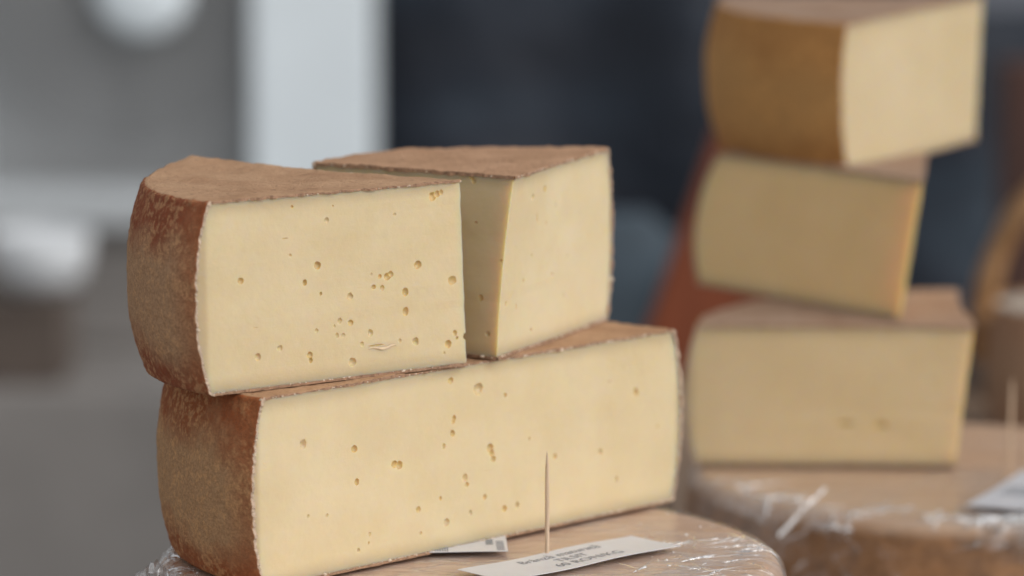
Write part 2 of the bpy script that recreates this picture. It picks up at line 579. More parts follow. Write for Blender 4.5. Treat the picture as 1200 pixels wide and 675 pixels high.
PITS_L = [(-117.5, 65.9, 1.98, 0.5), (-84.5, 59.3, 2.01, 0.9), (-83.0, 42.9, 1.81, 0.9), (-58.1, 48.1, 1.83, 0.6), (-54.7, 47.2, 1.83, 0.6), (-42.2, 23.4, 1.43, 0.7), (-74.8, 16.1, 1.01, 0.5), (-75.4, 12.0, 0.73, 0.9), (-19.8, 84.5, 1.86, 0.8), (-0.9, 77.9, 2.7, 0.5), (18.2, 72.5, 1.05, 1), (-17.5, 65.5, 1.44, 0.9), (-18.1, 63.9, 1.24, 0.9), (-18.7, 58.0, 1.65, 0.6), (-24.6, 52.4, 1.03, 0.4), (7.4, 47.1, 2.08, 1), (8.6, 44.4, 1.67, 0.9), (9.8, 41.2, 1.67, 0.8), (-10.0, 34.5, 1.45, 0.3), (-8.8, 30.9, 1.33, 0.7), (3.7, 23.0, 1.58, 0.8), (17.6, 14.9, 1.76, 0.7), (26.7, 15.3, 1.47, 0.5), (-23.0, 14.1, 1.65, 0.5), (-27.1, 26.7, 0.9, 0.6), (-6.4, 16.3, 1.24, 0.35), (53.8, 36.4, 1.49, 0.7), (114.2, 61.7, 1.74, 0.6), (99.6, 17.9, 1.3, 0.4), (87.3, 34.0, 1.29, 0.3), (35.3, 48.1, 0.84, 0.3), (-114.6, 31.0, 0.87, 0.3), (-102.5, 29.5, 1.0, 0.3), (-82.2, 9.3, 1.0, 0.4), (130.7, 41.5, 0.88, 0.3), (47.7, 13.1, 0.85, 0.4), (-40.5, 11.2, 0.82, 0.3)]
PITS_B1 = [(49.3, 79.9, 1.54, 0.7), (32.2, 77.5, 1.27, 0.4), (52.8, 62.2, 0.94, 0.3), (26.6, 36.1, 1.05, 0.3), (62.3, 34.8, 0.86, 0.3), (35.7, 47.8, 0.85, 0.3), (7.6, 27.1, 1.25, 0.3), (38.0, 9.4, 1.06, 0.4), (82.3, 41.9, 0.87, 0.2), (100.2, 61.8, 0.88, 0.3)]
PITS_B2 = [(23.7, 89.8, 1.47, 0.9), (22.2, 87.7, 1.26, 0.9), (1.6, 49.7, 0.92, 0.8), (12.1, 30.2, 1.67, 0.8), (6.6, 12.7, 1.46, 0.5), (18.7, 67.2, 0.84, 0.3)]
FLAT, TALL = (2.6, 0.45), (0.7, 1.9)
PITS_A += [(52.0, 15.0, 1.5, 0.8, (3.0, 0.30)), (104, 71, 0.7, 0.9, FLAT), (121, 30, 0.6, 0.5, FLAT)]
PITS_L += [(6.0, 36.0, 0.5, 0.4, (6.0, 0.12)), (94, 70, 0.7, 0.4, FLAT)]
PITS_B1 += [(40, 66, 1.0, 0.5, TALL), (66, 70, 0.8, 0.4, TALL), (20, 24, 0.9, 0.5, TALL), (14, 55, 0.7, 0.5, (3.0, 0.3)), (78, 22, 0.8, 0.4, TALL)]

HL = 0.0916
GL = 'cut pieces of cheese in the two stacks'
aL = 0.7923
cheese('cheese_half', 'half wheel of cheese with a broad pale cut face, lying under two smaller wedges', (-0.0162, 1.7664, 0.0), 0.150, HL,
       aL, aL + pi, GL, RIND_L, [(aL, PITS_L)], seed=1, crumbs=420,
       rf=lambda a: (0.013 * sin(a - aL) + sqrt(0.15058 ** 2 - (0.013 * cos(a - aL)) ** 2)) / 0.150)

aA0, aA1 = radians(153), radians(216.8)


def warpA(v):
    r = sqrt(v.x * v.x + v.y * v.y)
    t = v.z / HL
    a = atan2(v.y, v.x)
    if a < 0: a += 2 * pi
    k = max(0.0, 1 - (a - aA0) / 0.35) * (r / 0.15) ** 3
    return Vector((v.x + 0.0016 * (1 - 2 * t) * exp(-(r / 0.03) ** 2), v.y, v.z + 0.0035 * k * t ** 3))


cheese('cheese_wedge', 'holed cheese wedge with dark red-brown rind on the left end of the half wheel', (-0.0236, 1.7536, HL + 0.0003), 0.152, HL,
       aA0, aA1, GL, dict(RIND_L, mid=(0.53, 0.315, 0.175), edge=(0.33, 0.088, 0.038)), [(aA1, PITS_A)], seed=2, warp=warpA, crumbs=300, bulge=0.008,
       rf=lambda a: 1.085 - 0.07 * ((a - aA0) / (aA1 - aA0)) ** 3)

wa = [o for o in bpy.data.objects if o.name.startswith('cheese_wedge')][0]
V, F = [], []
ua = Vector((cos(aA1), sin(aA1), 0))
na_ = Vector((sin(aA1), -cos(aA1), 0))
if na_.y > 0: na_ = -na_
for i in range(15):
    t = i / 14
    rho = 0.057 - 0.017 * t
    hh = sin(pi * t) ** 0.6
    for j, (dz, dn) in enumerate(((0.0012, -0.0004), (0.0006, 0.0007), (-0.0003, 0.0010), (-0.0010, 0.0002), (-0.0013, -0.0004))):
        V.append(ua * rho + Vector((0, 0, 0.0135 + 0.0006 * sin(t * 9) + 0.7 * dz * hh * (1 + 0.4 * noise.noise(Vector((t * 7, j, 0)))))) + na_ * (dn * hh * 0.8))
for i in range(14):
    for j in range(4):
        a = i * 5 + j
        F.append((a, a + 5, a + 6, a + 1))
M['flake'] = mat_plain('torn cheese', (0.66, 0.50, 0.32), 0.6, 0.1, 300)
mesh_obj('torn_flake', V, F, M['flake'], wa, True)

aB0, aB1 = radians(67.6), radians(147)


def warpB(v):
    r = sqrt(v.x * v.x + v.y * v.y)
    t = v.z / HL
    k = exp(-(r / 0.045) ** 2)
    return Vector((v.x + (-0.0045 + 0.0085 * t - 0.0012 * sin(t * pi)) * k, v.y, v.z))


cheese('cheese_wedge', 'smooth cheese wedge standing point forward on the half wheel, its side in yellow shade', (-0.0029, 1.768, HL + 0.0003), 0.147, HL,
       aB0, aB1, GL, dict(RIND_L, top=(0.60, 0.36, 0.22)), [(aB0, PITS_B1), (aB1, PITS_B2)], seed=3, warp=warpB, crumbs=300, th=0.0016, rf=lambda a: 1 - 0.17 * ((a - aB0) / (aB1 - aB0)) ** 2)

# right stack, out of focus
ZR, HR = -0.0345, 0.085
cheese('cheese_wedge', 'cheese wedge at the bottom of the blurred stack, broad cut face to the front', (0.2656, 2.136, ZR), 0.162, HR,
       radians(83), radians(178), GL, RIND_R, [(radians(178), [(67, 26, 2.4, .9, (2, .6)), (47, 25, 2.8, 1.0, (1.6, .7)), (20, 52, 1.6, .3, (2, .5))])],
       seed=4, res=0.0022, cream=CREAM2, warp=lambda v: Vector((v.x + 0.010 * (v.z / HR - 0) * exp(-(v.xy.length / 0.06) ** 2), v.y, v.z)))
cheese('cheese_wedge', 'shaded cheese wedge in the middle of the blurred stack, leaning outward', (0.2337, 2.157, ZR + HR + 0.0004), 0.202, HR,
       radians(83), radians(127), GL, RIND_R, (), seed=5, res=0.0022, cream=CREAM3, bulge=0.014,
       warp=lambda v: Vector((v.x + 0.0125 * v.z / HR, v.y, v.z)))
cheese('cheese_wedge', 'top wedge of the blurred stack with its brown rind turned to the front', (0.305, 2.372, ZR + 2 * HR + 0.0018), 0.177, 0.095,
       radians(162), radians(235), GL, RIND_R, (), seed=6, res=0.0022, cream=CREAM4, rot=(radians(2.2), radians(-1.5), 0), bulge=0.009,
       warp=lambda v: Vector((v.x + 0.005 * (v.z / 0.095) * exp(-(v.xy.length / 0.06) ** 2), v.y, v.z)))


# ---------------------------------------------------------------- wrapped wheels
def wrapped_wheel(label, loc, R, H, base, dark, seed, bunches=(), ruck=1.0, haze=0.16, refl=0.34):
    root = empty('wrapped_cheese_wheel', loc)
    tag(root, label, 'cheese wheel', 'film-wrapped cheese wheels under the stacks')
    k = NB('wrapped rind ' + str(seed))
    co = k.coords()
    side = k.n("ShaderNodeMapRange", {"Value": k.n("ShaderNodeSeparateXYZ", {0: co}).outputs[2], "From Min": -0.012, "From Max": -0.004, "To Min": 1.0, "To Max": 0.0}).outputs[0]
    grain = k.noise(k.n("ShaderNodeMapping", {"Vector": co, "Rotation": (0, 0, -0.2), "Scale": (7, 150, 40)}).outputs[0], 1.0, 5, 0.65, 0.4)
    c = k.ramp(grain, [(0.34, dark), (0.5, tuple((a + b) / 2 for a, b in zip(base, dark))), (0.62, base)])
    blot = k.ramp(k.noise(co, 30, 4), [(0.35, tuple(q * 0.85 for q in base)), (0.65, base)])
    c = k.mix(0.45, c, blot)
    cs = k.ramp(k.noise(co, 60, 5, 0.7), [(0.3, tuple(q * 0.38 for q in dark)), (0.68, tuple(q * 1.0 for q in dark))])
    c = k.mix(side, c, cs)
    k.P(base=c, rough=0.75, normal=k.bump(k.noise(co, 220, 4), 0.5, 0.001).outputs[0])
    bm = bmesh.new()
    rc = 0.011
    prof = [(0.02, 0)] + [(R * q, 0) for q in (0.3, 0.5, 0.7, 0.85)]
    prof += [(R - rc + rc * sin(pi / 2 * i / 8), -rc + rc * cos(pi / 2 * i / 8)) for i in range(9)]
    prof += [(R + 0.004 * sin(pi * i / 8), -rc - (H - 2 * rc) * i / 8) for i in range(1, 8)]
    prof += [(R - rc + rc * cos(pi / 2 * i / 8), -H + rc - rc * sin(pi / 2 * i / 8)) for i in range(9)]
    prof += [(R * 0.5, -H), (0.02, -H)]
    lathe(bm, [(r, z - 0.0022) for r, z in prof], 128)
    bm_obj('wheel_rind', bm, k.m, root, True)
    # the film: a loose wrinkled skin about a millimetre off the rind
    film = mat_film('cling film ' + str(seed), 1.0, haze, refl)
    prof2 = []
    nr = 70
    for i in range(nr): prof2.append(((R - rc) * (i + 0.5) / nr, 0, 0, 1))
    for i in range(9):
        a = pi / 2 * i / 8
        prof2.append((R - rc + rc * sin(a), -rc + rc * cos(a), sin(a), cos(a)))
    for i in range(1, 45):
        q = i / 44
        prof2.append((R + 0.004 * sin(pi * q), -rc - (H - 2 * rc) * q, 1, 0))
    na = 420
    V, F = [], []
    so = Vector((seed * 11.3, 4.2, 0))
    for (r, z, nx, nz_) in prof2:
        for j in range(na):
            a = 2 * pi * j / na
            p = Vector((r * cos(a), r * sin(a), z))
            q = p + so
            w1 = 1 - min(1, abs(noise.noise(Vector((q.x * 14, q.y * 55, q.z * 40)) + Vector((0, 3 * noise.noise(q * 9), 0)))) * 5)
            w2 = 1 - min(1, abs(noise.noise(q * 85)) * 4)
            rim = min(1.0, max(0.0, (r - R * 0.80) / (R * 0.2))) if nz_ > 0 else 1.0
            d = 0.0009 + ruck * (rim * 0.0010 * w1 ** 2 + (0.1 + rim) * 0.0003 * w2)
            if nz_ > 0.99: d = 0.0003 + d * (0.25 + 0.75 * rim) if r > R * 0.6 else 0.0002 + 0.0003 * w2
            V.append(((r + nx * d) * cos(a), (r + nx * d) * sin(a), z - 0.0018 + nz_ * d))
    for i in range(len(prof2) - 1):
        for j in range(na):
            F.append((i * na + j, i * na + (j + 1) % na, (i + 1) * na + (j + 1) % na, (i + 1) * na + j))
    F.append(tuple(reversed(range(na))))
    mesh_obj('plastic_wrap', V, F, film, root, True)
    for (x, y, z, s, sd, sx, tail) in bunches:
        n = 34
        V, F = [], []
        for i in range(n + 1):
            for j in range(n + 1):
                u, v = i / n - 0.5, j / n - 0.5
                p = Vector((u * sx, v, 0))
                g = max(0.0, 1 - 1.6 * sqrt(u * u + v * v))
                hh = g * (0.42 * tail + 0.9 * (1 - abs(fbm(Vector((u * 2.4 * sx, v * 2.4, sd)), 2)) * 2.2))
                dx = 0.22 * noise.noise(Vector((u * 6, v * 6, sd + 5)))
                dy = 0.22 * noise.noise(Vector((u * 6, v * 6, sd + 9)))
                V.append((x + s * (p.x + dx), y + s * (p.y + dy), z + s * 0.42 * (hh - 0.35)))
        for i in range(n):
            for j in range(n):
                a = i * (n + 1) + j
                F.append((a, a + n + 1, a + n + 2, a + 1))
        mesh_obj('crumpled_film', V, F, M['bunch'], root, True)
    return root, film


M['bunch'] = mat_film('crumpled film', 1.2, 0.55, 0.7)
CL = Vector((-0.0216, 1.7500, 0))
wl, film_l = wrapped_wheel('film-wrapped tan cheese wheel under the half wheel, with a price card and toothpick on top', (CL.x + 0.0008, CL.y, 0), 0.1545, 0.1330,
                   (0.62, 0.445, 0.335), (0.42, 0.24, 0.145), 1,
                   [(-0.150, -0.043, -0.004, 0.030, 1.0, 1.0, 0.5), (-0.142, -0.066, -0.002, 0.026, 4.0, 1.0, 0.3)])
CR = Vector((0.266, 2.140, ZR))
wr, film_r = wrapped_wheel('blurred film-wrapped brown cheese wheel under the three-piece stack', (CR.x, CR.y, ZR), 0.160, 0.0985,
                   (0.58, 0.42, 0.30), (0.40, 0.20, 0.085), 2,
                   [(0.020, -0.150, -0.006, 0.050, 2.0, 1.6, 0.2), (-0.085, -0.135, -0.006, 0.022, 7.0, 1.0, 0.2), (0.06, -0.12, 0.0, 0.04, 12.0, 1.2, 0.0)], 0.3, 0.07, 0.26)


def film_strip(parent, pts, wd, name='film_fold'):
    V, F = [], []
    for i, p in enumerate(pts):
        p = Vector(p)
        ww = wd * (0.5 + 0.5 * random.random())
        V += [p + Vector((-ww * 0.3, 0, ww)), p + Vector((0, -ww * 0.6, 0)), p + Vector((ww * 0.3, 0, -ww))]
    for i in range(len(pts) - 1):
        a = i * 3
        F += [(a, a + 1, a + 4, a + 3), (a + 1, a + 2, a + 5, a + 4)]
    return mesh_obj(name, V, F, M['glintwhite'], parent, False)


# creases and trapped blisters of the film on the front wheel
def creases(wheel, seed, n_cr, amin, amax, R_, rmin, lmax, wmul=1.0, mat='glint'):
    random.seed(seed)
    V, F = [], []
    RI = R_ - 0.011

    def zrim(r2):
        return 0.0 if r2 < RI else (-0.011 + sqrt(max(0, 0.011 ** 2 - (r2 - RI) ** 2)) if r2 < R_ - 0.0004 else -0.013)

    def line(x, y, th_, ln, wd, q):
        n = max(8, int(ln / 0.0018))
        st = len(V)
        ends = None
        for i in range(n + 1):
            t = i / n - 0.5
            px = x + ln * t * cos(th_) + 0.05 * ln * noise.noise(Vector((t * 4, q * 3.1, 0)))
            py = y + ln * t * sin(th_) + 0.10 * ln * noise.noise(Vector((t * 3, q * 3.1, 7)))
            r2 = sqrt(px * px + py * py)
            if r2 > R_ + 0.001:
                px, py, r2 = px * (R_ + 0.001) / r2, py * (R_ + 0.001) / r2, R_
            tap = max(0.06, 1 - (2 * t) ** 2) * (0.55 + 0.8 * noise.noise(Vector((t * ln * 260, q, 3))))
            tap = max(0.05, tap)
            z0 = zrim(r2) - 0.0009
            for o_, h_ in ((-1, 0.0), (-0.3, 0.9), (0.15, 1.0), (1, 0.0)):
                V.append((px - sin(th_) * o_ * wd * tap * 1.7, py + cos(th_) * o_ * wd * tap * 1.7, z0 + 0.0003 + 0.0011 * tap * h_ * (wd / 0.0004)))
        for i in range(n):
            b0 = st + i * 4
            for k_ in range(3):
                F.append((b0 + k_, b0 + k_ + 1, b0 + k_ + 5, b0 + k_ + 4))
    for q in range(n_cr):
        a = radians(random.uniform(amin, amax))
        rr = RI + 0.006 - abs(random.gauss(0, 1)) * (RI - rmin) * 0.5
        x, y = rr * cos(a), rr * sin(a)
        tang = a + pi / 2
        th_ = random.choice((radians(random.gauss(12, 12)), tang + random.gauss(0, 0.25), a + random.gauss(0, 0.5)))
        ln = random.uniform(0.15, 1.0) ** 1.5 * lmax
        wd = random.uniform(0.00015, 0.00048) * wmul
        line(x, y, th_, ln, wd, q + seed)
        if random.random() < 0.5:           # a fold splitting off
            line(x + ln * 0.2 * cos(th_), y + ln * 0.2 * sin(th_), th_ + random.choice((-1, 1)) * random.uniform(0.2, 0.7), ln * 0.6, wd * 0.7, q + seed + 0.5)
    for q in range(n_cr // 2):              # trapped blisters
        a = radians(random.uniform(amin, amax + 30))
        rr = random.uniform(rmin, RI)
        line(rr * cos(a), rr * sin(a), random.uniform(0, pi), random.uniform(0.0012, 0.003), 0.0005, q + 200)
    tag(mesh_obj('film_creases', V, F, M[mat], wheel, True), kind='stuff')


M['glintwhite'] = mat_film('film with painted glints', 1.0, 0.9, 1.2)  # strong white haze paints bright glints into the film's own colour
M['glint'] = mat_film('creased film', 1.0, 0.35, 1.2)  # some diffuse white mixed in, painting gleam along the creases
creases(wl, 21, 95, -100, 14, 0.1545, 0.085, 0.055, 1.2)
creases(wl, 27, 40, 160, 212, 0.1545, 0.138, 0.03, 1.4)
creases(wr, 35, 55, -104, -62, 0.160, 0.140, 0.03, 2.8, 'glintwhite')
creases(wr, 33, 60, -165, -35, 0.160, 0.120, 0.05, 1.8, 'glintwhite')

# ---------------------------------------------------------------- paper cards, toothpicks
M['paper'] = mat_plain('white paper', (0.66, 0.66, 0.69), 0.35, 0.03, 60, 0.1, 300)
M['ink'] = mat_plain('grey print', (0.25, 0.25, 0.275), 0.6, 0.2, 300)
M['ink2'] = mat_plain('faint print', (0.22, 0.24, 0.27), 0.6, 0.2, 300)
M['pick'] = mat_plain('birch wood', (0.62, 0.45, 0.31), 0.6, 0.18, 1.0, 0.3, 2.0, stretch=(900, 900, 60))


def card(name, label, loc, ang, L, W, lift, group, lines=(), marks=()):
    root = empty(name, loc, (0, 0, ang))
    tag(root, label, 'label', group)

    def f(u, v, dz=0.0):
        z = lift(u / L, v / W)
        return (u, v, z + dz)
    nu, nv = 24, 8
    V, F = [], []
    for layer in (0.00018, -0.00012):
        for i in range(nu + 1):
            for j in range(nv + 1):
                V.append(f(-L / 2 + L * i / nu, -W / 2 + W * j / nv, layer))
    N = (nu + 1) * (nv + 1)
    for i in range(nu):
        for j in range(nv):
            a = i * (nv + 1) + j
            F.append((a, a + nv + 1, a + nv + 2, a + 1))
            F.append((N + a, N + a + 1, N + a + nv + 2, N + a + nv + 1))
    ed = [i * (nv + 1) for i in range(nu + 1)] + [nu * (nv + 1) + j for j in range(1, nv + 1)] + [i * (nv + 1) + nv for i in range(nu - 1, -1, -1)] + [j for j in range(nv - 1, 0, -1)]
    for a, b in zip(ed, ed[1:] + ed[:1]):
        F.append((a, a + N, b + N, b))
    mesh_obj('paper', V, F, M['paper'], root, True).data.set_sharp_from_angle(angle=0.6)
    for (txt, size, cx, cy, sx) in lines:
        cu = bpy.data.curves.new('lettering', 'FONT')
        cu.body = txt
        cu.size = size
        cu.align_x = 'CENTER'
        cu.align_y = 'CENTER'
        cu.resolution_u = 3
        o = bpy.data.objects.new('tmp', cu)
        COL.objects.link(o)
        bpy.context.view_layer.update()
        me = bpy.data.meshes.new_from_object(o.evaluated_get(bpy.context.evaluated_depsgraph_get()))
        bpy.data.objects.remove(o)
        for v in me.vertices:
            v.co = f(cx + v.co.x * sx, cy + v.co.y, 0.00032)
        me.materials.clear()
        me.materials.append(M['ink'])
        t = bpy.data.objects.new('lettering', me)
        COL.objects.link(t)
        t.parent = root
    if marks:
        V, F = [], []
        for (u0, v0, u1, v1) in marks:
            a = len(V)
            V += [f(u0, v0, 0.0003), f(u1, v0, 0.0003), f(u1, v1, 0.0003), f(u0, v1, 0.0003)]
            F.append((a, a + 1, a + 2, a + 3))
        mesh_obj('printed_marks', V, F, M['ink2'], root)
    return root


def toothpick(label, loc, h, tilt, az):
    o = None
    bm = bmesh.new()
    n = 10
    prof = [(0.0007, -0.010), (0.00105, -0.004), (0.00108, 0), (0.00108, h - 0.013), (0.00085, h - 0.007), (0.0004, h - 0.0015), (0.0001, h)]
    lathe(bm, prof, n)
    o = bm_obj('toothpick', bm, M['pick'], None, True)
    o.location = loc
    o.rotation_euler = (tilt * cos(az), tilt * sin(az), 0)
    tag(o, label, 'toothpick', 'toothpicks holding the price cards')
    return o


# front price card: its right short edge at (0.060,1.781)-(0.084,1.756)
e1, e2 = Vector((0.0599, 1.7813)), Vector((0.0836, 1.7556))
ud = Vector((e1.x - e2.x, e1.y - e2.y)).normalized()          # across, away from camera
ld = Vector((ud.y, -ud.x))                                     # along, to the right and away
if ld.x < 0: ld = -ld
LC, WC = 0.117, (e1 - e2).length
cc = (e1 + e2) / 2 - ld * LC / 2
card('price_card', 'white price card skewered by the front toothpick, three rows of grey lettering', (cc.x, cc.y, 0.0006), atan2(ld.y, ld.x), LC, WC,
     lambda u, v: 0.0002 + 0.0013 * max(0, -v) + 0.0004 * sin(u * 9), 'price cards on the wrapped wheels',
     [("Brânză maturată", 0.0082, 0.0005, 0.0085, 0.95), ("TILSIT", 0.0080, 0.0005, 0.0, 0.95), ("60 RON/KG", 0.0086, 0.0045, -0.0086, 1.0)])
toothpick('sharp toothpick standing in front of the half wheel, through the price card', (0.0172, 1.7402, 0.0014), 0.0503, 0.004, 0)

# printed sticker half under the half wheel
mk = []
for i in range(7):
    mk.append((0.0195, -0.016 + i * 0.0034, 0.0235, -0.0145 + i * 0.0034))
for i in range(5):
    mk.append((0.0145, -0.002 + i * 0.0026, 0.0182, -0.0006 + i * 0.0026))
for i in range(6):
    mk.append((-0.011 + i * 0.0012, -0.017, -0.0104 + i * 0.0012, 0.004))
card('printed_sticker', 'small white printed sticker poking out from under the half wheel', (-0.0275, 1.7592, 0.0006), radians(2), 0.050, 0.037,
     lambda u, v: 0.0003 + 0.0012 * max(0.0, -v) * (0.6 + sin(u * 5) * 0.3), None, (), mk)

# right wheel's card and pick
cd = Vector((0.42, 0.907))
ca = atan2(cd.y, cd.x)
corner = Vector((0.256, 2.008))
ccen = corner + cd * 0.055 + Vector((cd.y, -cd.x)) * 0.0245
card('price_card', 'blurred white price card on the right wrapped wheel, at the edge of the photo', (ccen.x, ccen.y, ZR + 0.0012), ca, 0.110, 0.049,
     lambda u, v: 0.0014 + 0.0015 * abs(u), 'price cards on the wrapped wheels', (), [(-0.015 + i * 0.009, -0.010, -0.0105 + i * 0.009, 0.018) for i in range(3)])
toothpick('blurred toothpick standing in the right wrapped wheel', (0.2966, 2.123, ZR + 0.002), 0.054, 0.01, 1.0)

# folds of film standing off the right wheel's rim
film_strip(wr, [Vector(p) - Vector((CR.x, CR.y, ZR)) for p in ((0.150, 1.995, -0.046), (0.157, 2.000, -0.040), (0.164, 2.006, -0.034), (0.171, 2.012, -0.0285), (0.178, 2.017, -0.023))], 0.0014)
film_strip(wr, [Vector(p) - Vector((CR.x, CR.y, ZR)) for p in ((0.134, 2.03, -0.046), (0.137, 2.032, -0.039), (0.139, 2.034, -0.031))], 0.0020)

# ---------------------------------------------------------------- what they stand on
M['table'] = mat_plain('table boards', (0.22, 0.15, 0.10), 0.6, 0.3, 1.0, 0.3, 3.0, stretch=(60, 4, 60))
bm = bmesh.new()
for i in range(9):
    add_box(bm, (-0.175 + 0.07 + i * 0.141, 2.15, -0.1335 - 0.014), (0.138, 1.9, 0.028), bev=0.002)
tag(bm_obj('table_surface', bm, M['table']), kind='structure')
M['ground'] = mat_plain('paving', (0.20, 0.195, 0.19), 0.85, 0.2, 6, 0.4, 60)
bm = bmesh.new()
add_box(bm, (0, 20, -0.93), (80, 80, 0.02))
tag(bm_obj('ground', bm, M['ground']), kind='structure')

# ---------------------------------------------------------------- background, far out of focus
M['white'] = mat_plain('white enamel', (0.82, 0.89, 0.93), 0.35, 0.03, 8)
M['louvre'] = mat_plain('grey louvre', (0.50, 0.505, 0.51), 0.45, 0.12, 5)
M['greypanel'] = mat_plain('grey panel', (0.255, 0.236, 0.222), 0.6, 0.15, 6)
cab = empty('air_conditioner', (-0.45, 3.5, -0.92))
K_AC = 1.4
CAMP = Vector((0, 0, 0.3884))
cab.location = CAMP + K_AC * (Vector((-0.45, 3.5, -0.92)) - CAMP)
cab.scale = (K_AC,) * 3
tag(cab, 'blurred white outdoor air conditioning unit with grey fan grille, behind the left stack', 'air conditioner')
o3 = Vector((-0.45, 3.5, -0.92))


def local_box(bm, x0, x1, y0, y1, z0, z1, o=o3, bev=0.004):
    add_box(bm, (Vector(((x0 + x1) / 2, (y0 + y1) / 2, (z0 + z1) / 2)) - o), (x1 - x0, y1 - y0, z1 - z0), bev=bev)


bm = bmesh.new()
nsl = 52
for i in range(nsl):
    z = 0.004 + i * 0.0085
    add_box(bm, Vector((-0.3625, 3.325, z + 0.007)) - o3, (0.249, 0.0012, 0.0075), rx=radians(50))
add_box(bm, Vector((-0.3625, 3.345, 0.215)) - o3, (0.249, 0.004, 0.44))
bm_obj('louvre_panel', bm, M['louvre'], cab)
bm = bmesh.new()
for i in range(11):
    rr_ = 0.052 + i * 0.0085
    tube(bm, [Vector((-0.3565 + rr_ * cos(a), 3.314, 0.176 + rr_ * sin(a))) - o3 for a in [2 * pi * q / 72 for q in range(73)]], 0.0014, 6)
M['wire'] = mat_plain('dark grille wire', (0.28, 0.285, 0.29), 0.5, 0.1, 8)
bm_obj('fan_grille', bm, M['wire'], cab, True)
bm = bmesh.new()
local_box(bm, -0.238, -0.128, 3.30, 3.42, -0.10, 0.60)
local_box(bm, -0.80, -0.488, 3.30, 3.80, -0.10, 0.60)
local_box(bm, -0.466, -0.244, 3.36, 3.80, -0.10, 0.60)
local_box(bm, -0.466, -0.244, 3.30, 3.36, 0.445, 0.60)
bm_obj('housing', bm, M['white'], cab)
bm = bmesh.new()
local_box(bm, -0.80, -0.2445, 3.225, 3.299, -0.035, 0.0005, bev=0.006)
M['offwhite'] = mat_plain('grey white enamel', (0.50, 0.525, 0.54), 0.4, 0.04, 8)
bm_obj('ledge', bm, M['offwhite'], cab)
bm = bmesh.new()
local_box(bm, -0.80, -0.05, 3.02, 3.80, -0.546, -0.145)
local_box(bm, -0.80, -0.10, 3.26, 3.80, -0.1445, -0.1005)
local_box(bm, -0.80, -0.2445, 3.262, 3.299, -0.1, -0.036)
bm_obj('base_cabinet', bm, M['greypanel'], cab)
bm = bmesh.new()
prof = [(0.002, 0.014), (0.020, 0.013), (0.036, 0.008), (0.0435, 0.0), (0.0435, -0.012), (0.002, -0.012)]
lathe(bm, prof, 40)
for v in bm.verts:
    x, y, z = v.co
    v.co = Vector((-0.3365 + x, 3.300 - z, 0.176 + y)) - o3
bm_obj('fan_hub', bm, M['white'], cab, True)

M['box'] = mat_plain('dark brown box', (0.10, 0.076, 0.062), 0.8, 0.2, 20)
bm = bmesh.new()
add_box(bm, (0, 0, 0.0335), (0.20, 0.10, 0.067), bev=0.003)
bx_ = empty('brown_box', CAMP + K_AC * (Vector((-0.483, 3.10, -0.1448)) - CAMP))
bx_.scale = (K_AC,) * 3
tag(bx_, 'dark brown box under the white bowl, low at the left edge', 'box')
bm_obj('box_body', bm, M['box'], bx_)
bm = bmesh.new()
add_box(bm, (0, 0, 0.0705), (0.206, 0.106, 0.0064), bev=0.002)
bm_obj('lid', bm, M['box'], bx_)
bm = bmesh.new()
prof = [(0.012, 0.0), (0.026, 0.002), (0.037, 0.014), (0.0425, 0.034), (0.0435, 0.052), (0.0415, 0.052), (0.040, 0.034), (0.034, 0.016), (0.01, 0.006)]
lathe(bm, prof, 40)
M['glaze'] = mat_plain('white glaze', (0.66, 0.68, 0.70), 0.6, 0.03, 8)
b_ = bm_obj('bowl', bm, M['glaze'], None, True)
b_.location = CAMP + K_AC * (Vector((-0.407, 3.10, -0.0708)) - CAMP)
b_.scale = (K_AC,) * 3
tag(b_, 'round white bowl on the dark brown box at the left', 'bowl')

# dark cloth hung behind
k = NB('dark navy cloth')
co = k.coords()
c = k.ramp(k.noise(k.scaled(co, (2.2, 2.2, 5.0)), 1.0, 3, 0.5), [(0.40, (0.009, 0.012, 0.021)), (0.56, (0.015, 0.022, 0.036)), (0.70, (0.05, 0.075, 0.10))])
k.P(base=c, rough=0.7, normal=k.bump(k.noise(co, 12, 3), 0.6, 0.03).outputs[0])
M['navy'] = k.m
V, F = [], []
nx_, nz2 = 120, 50
for i in range(nx_ + 1):
    for j in range(nz2 + 1):
        x = -0.60 + 2.1 * i / nx_
        z = -0.90 + 1.9 * j / nz2
        y = 5.45 + 0.03 * sin(x * 17 + 0.6 * sin(z * 4)) + 0.04 * noise.noise(Vector((x * 5, z * 3, 2)))
        V.append((x, y, z))
for i in range(nx_):
    for j in range(nz2):
        a = i * (nz2 + 1) + j
        F.append((a, a + nz2 + 1, a + nz2 + 2, a + 1))
hc = mesh_obj('hanging_cloth', V, F, M['navy'], None, True)
md = hc.modifiers.new('thick', 'SOLIDIFY')
md.thickness = 0.004
tag(hc, 'blurred dark navy cloth hanging across the back', 'cloth')

M['slate'] = mat_plain('slate blue cloth', (0.040, 0.058, 0.075), 0.75, 0.35, 9, 0.5, 30)
bm = bmesh.new()
g = bmesh.ops.create_icosphere(bm, subdivisions=5, radius=1)
for v in g['verts']:
    p = v.co.copy()
    q = p * (1 + 0.14 * fbm(p * 1.7 + Vector((3, 1, 2)), 3))
    q.z = max(-0.86, q.z) if q.z < 0 else q.z ** 0.8 * (1 if q.z > 0 else 1)
    v.co = Vector((q.x * 0.19, q.y * 0.11, q.z * 0.46))
sk = bm_obj('cloth_sack', bm, M['slate'], None, True)
sk.location = (0.135, 3.72, -0.92 + 0.40)
sk.scale = (1, 1, 1.0)
tag(sk, 'blurred slate blue cloth sack between the two stacks', 'sack')

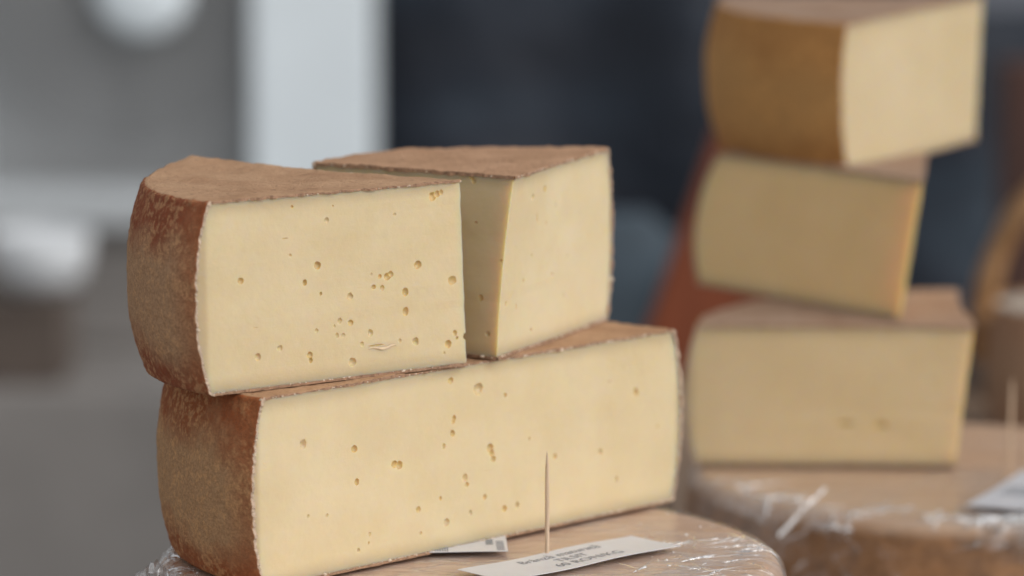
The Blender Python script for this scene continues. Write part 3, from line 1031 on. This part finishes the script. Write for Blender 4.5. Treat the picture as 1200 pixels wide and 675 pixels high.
# rust-brown board leaning behind the right stack
M['rust'] = mat_plain('rust brown wood', (0.19, 0.045, 0.014), 0.6, 0.2, 1.0, 0.2, 4, stretch=(40, 40, 5))
bm = bmesh.new()
pts = [(0.090, -0.1335), (0.118, -0.075), (0.170, 0.085), (0.205, 0.098), (0.300, 0.060), (0.330, -0.1335)]
vs = [bm.verts.new((x, 3.0, z)) for x, z in pts]
f_ = bm.faces.new(vs)
ex = bmesh.ops.extrude_face_region(bm, geom=[f_])
for v in ex['geom']:
    if isinstance(v, bmesh.types.BMVert): v.co.y += 0.022
bmesh.ops.bevel(bm, geom=bm.edges[:], offset=0.003, segments=2, affect='EDGES')
bd = bm_obj('wooden_board', bm, M['rust'])
tag(bd, 'rust-brown wooden board with a sloping edge, behind the blurred stack', 'board')

# wicker basket at the right edge
M['wicker'] = mat_plain('wicker', (0.36, 0.19, 0.075), 0.6, 0.35, 40, 0.6, 160)
bk = empty('wicker_basket', (0.540, 2.99, -0.1335))
tag(bk, 'brown wicker basket with an arched handle, at the right edge', 'basket')
V, F = [], []
na, nh = 96, 28
for j in range(nh + 1):
    t = j / nh
    for i in range(na):
        a = 2 * pi * i / na
        wv = 0.0035 * sin(a * 24 + (j % 2) * pi)
        rr = 0.125 + 0.026 * t + wv
        V.append((rr * cos(a), rr * 0.75 * sin(a), 0.058 * t))
for j in range(nh):
    for i in range(na):
        F.append((j * na + i, j * na + (i + 1) % na, (j + 1) * na + (i + 1) % na, (j + 1) * na + i))
F.append(tuple(reversed(range(na))))
bo = mesh_obj('woven_body', V, F, M['wicker'], bk)
md = bo.modifiers.new('thick', 'SOLIDIFY')
md.thickness = 0.005
bm = bmesh.new()
tube(bm, [(0.152 * cos(a), 0.114 * sin(a), 0.059 + 0.002 * sin(a * 30)) for a in [2 * pi * i / 60 for i in range(61)]], 0.0065)
bm_obj('rim', bm, M['wicker'], bk, True)
bm = bmesh.new()
for off in (-0.005, 0.005):
    tube(bm, [(0.150 * cos(a) , off + 0.003 * sin(a * 20 + off * 400), 0.02 + 0.190 * sin(a) ** 0.85 if sin(a) > 0 else 0.02) for a in [pi * i / 40 for i in range(41)]], 0.009)
bm_obj('handle', bm, M['wicker'], bk, True)
# a pale cheese in front of the basket
M['greycloth'] = mat_plain('pale paper', (0.55, 0.50, 0.45), 0.8, 0.15, 20, 0.3, 60)
RB = dict(mid=(0.36, 0.23, 0.15), edge=(0.33, 0.19, 0.12), dark=(0.26, 0.15, 0.09), top=(0.60, 0.52, 0.44), topdark=(0.52, 0.44, 0.36))
cheese('small_cheese', 'small pale-topped cheese by the basket, cut off by the right edge', (0.420, 2.780, -0.1335), 0.052, 0.100,
       radians(60), radians(60) + pi * 1.85, None, RB, (), seed=9, res=0.004)

# dim things at the far right
M['post'] = mat_plain('brown post', (0.075, 0.030, 0.020), 0.7, 0.3, 1, 0.2, 4, stretch=(30, 30, 4))
bm = bmesh.new()
add_box(bm, (0.575, 3.9, -0.43), (0.09, 0.09, 0.98), bev=0.006)
tag(bm_obj('wooden_post', bm, M['post']), 'dim red-brown wooden post behind the basket handle', 'post')
M['greyboard'] = mat_plain('blue grey board', (0.13, 0.14, 0.165), 0.6, 0.2, 8)
bm = bmesh.new()
add_box(bm, (0.78, 4.10, 0.30), (0.56, 0.02, 0.40), bev=0.004)
tag(bm_obj('grey_board', bm, M['greyboard']), 'blue-grey board in the top right corner', 'board')
M['wall'] = mat_plain('far wall', (0.25, 0.25, 0.26), 0.8, 0.2, 2)
bm = bmesh.new()
add_box(bm, (0, 7.0, 1.0), (14, 0.2, 3.9))
tag(bm_obj('wall', bm, M['wall']), 'grey wall far behind the stalls', 'wall')
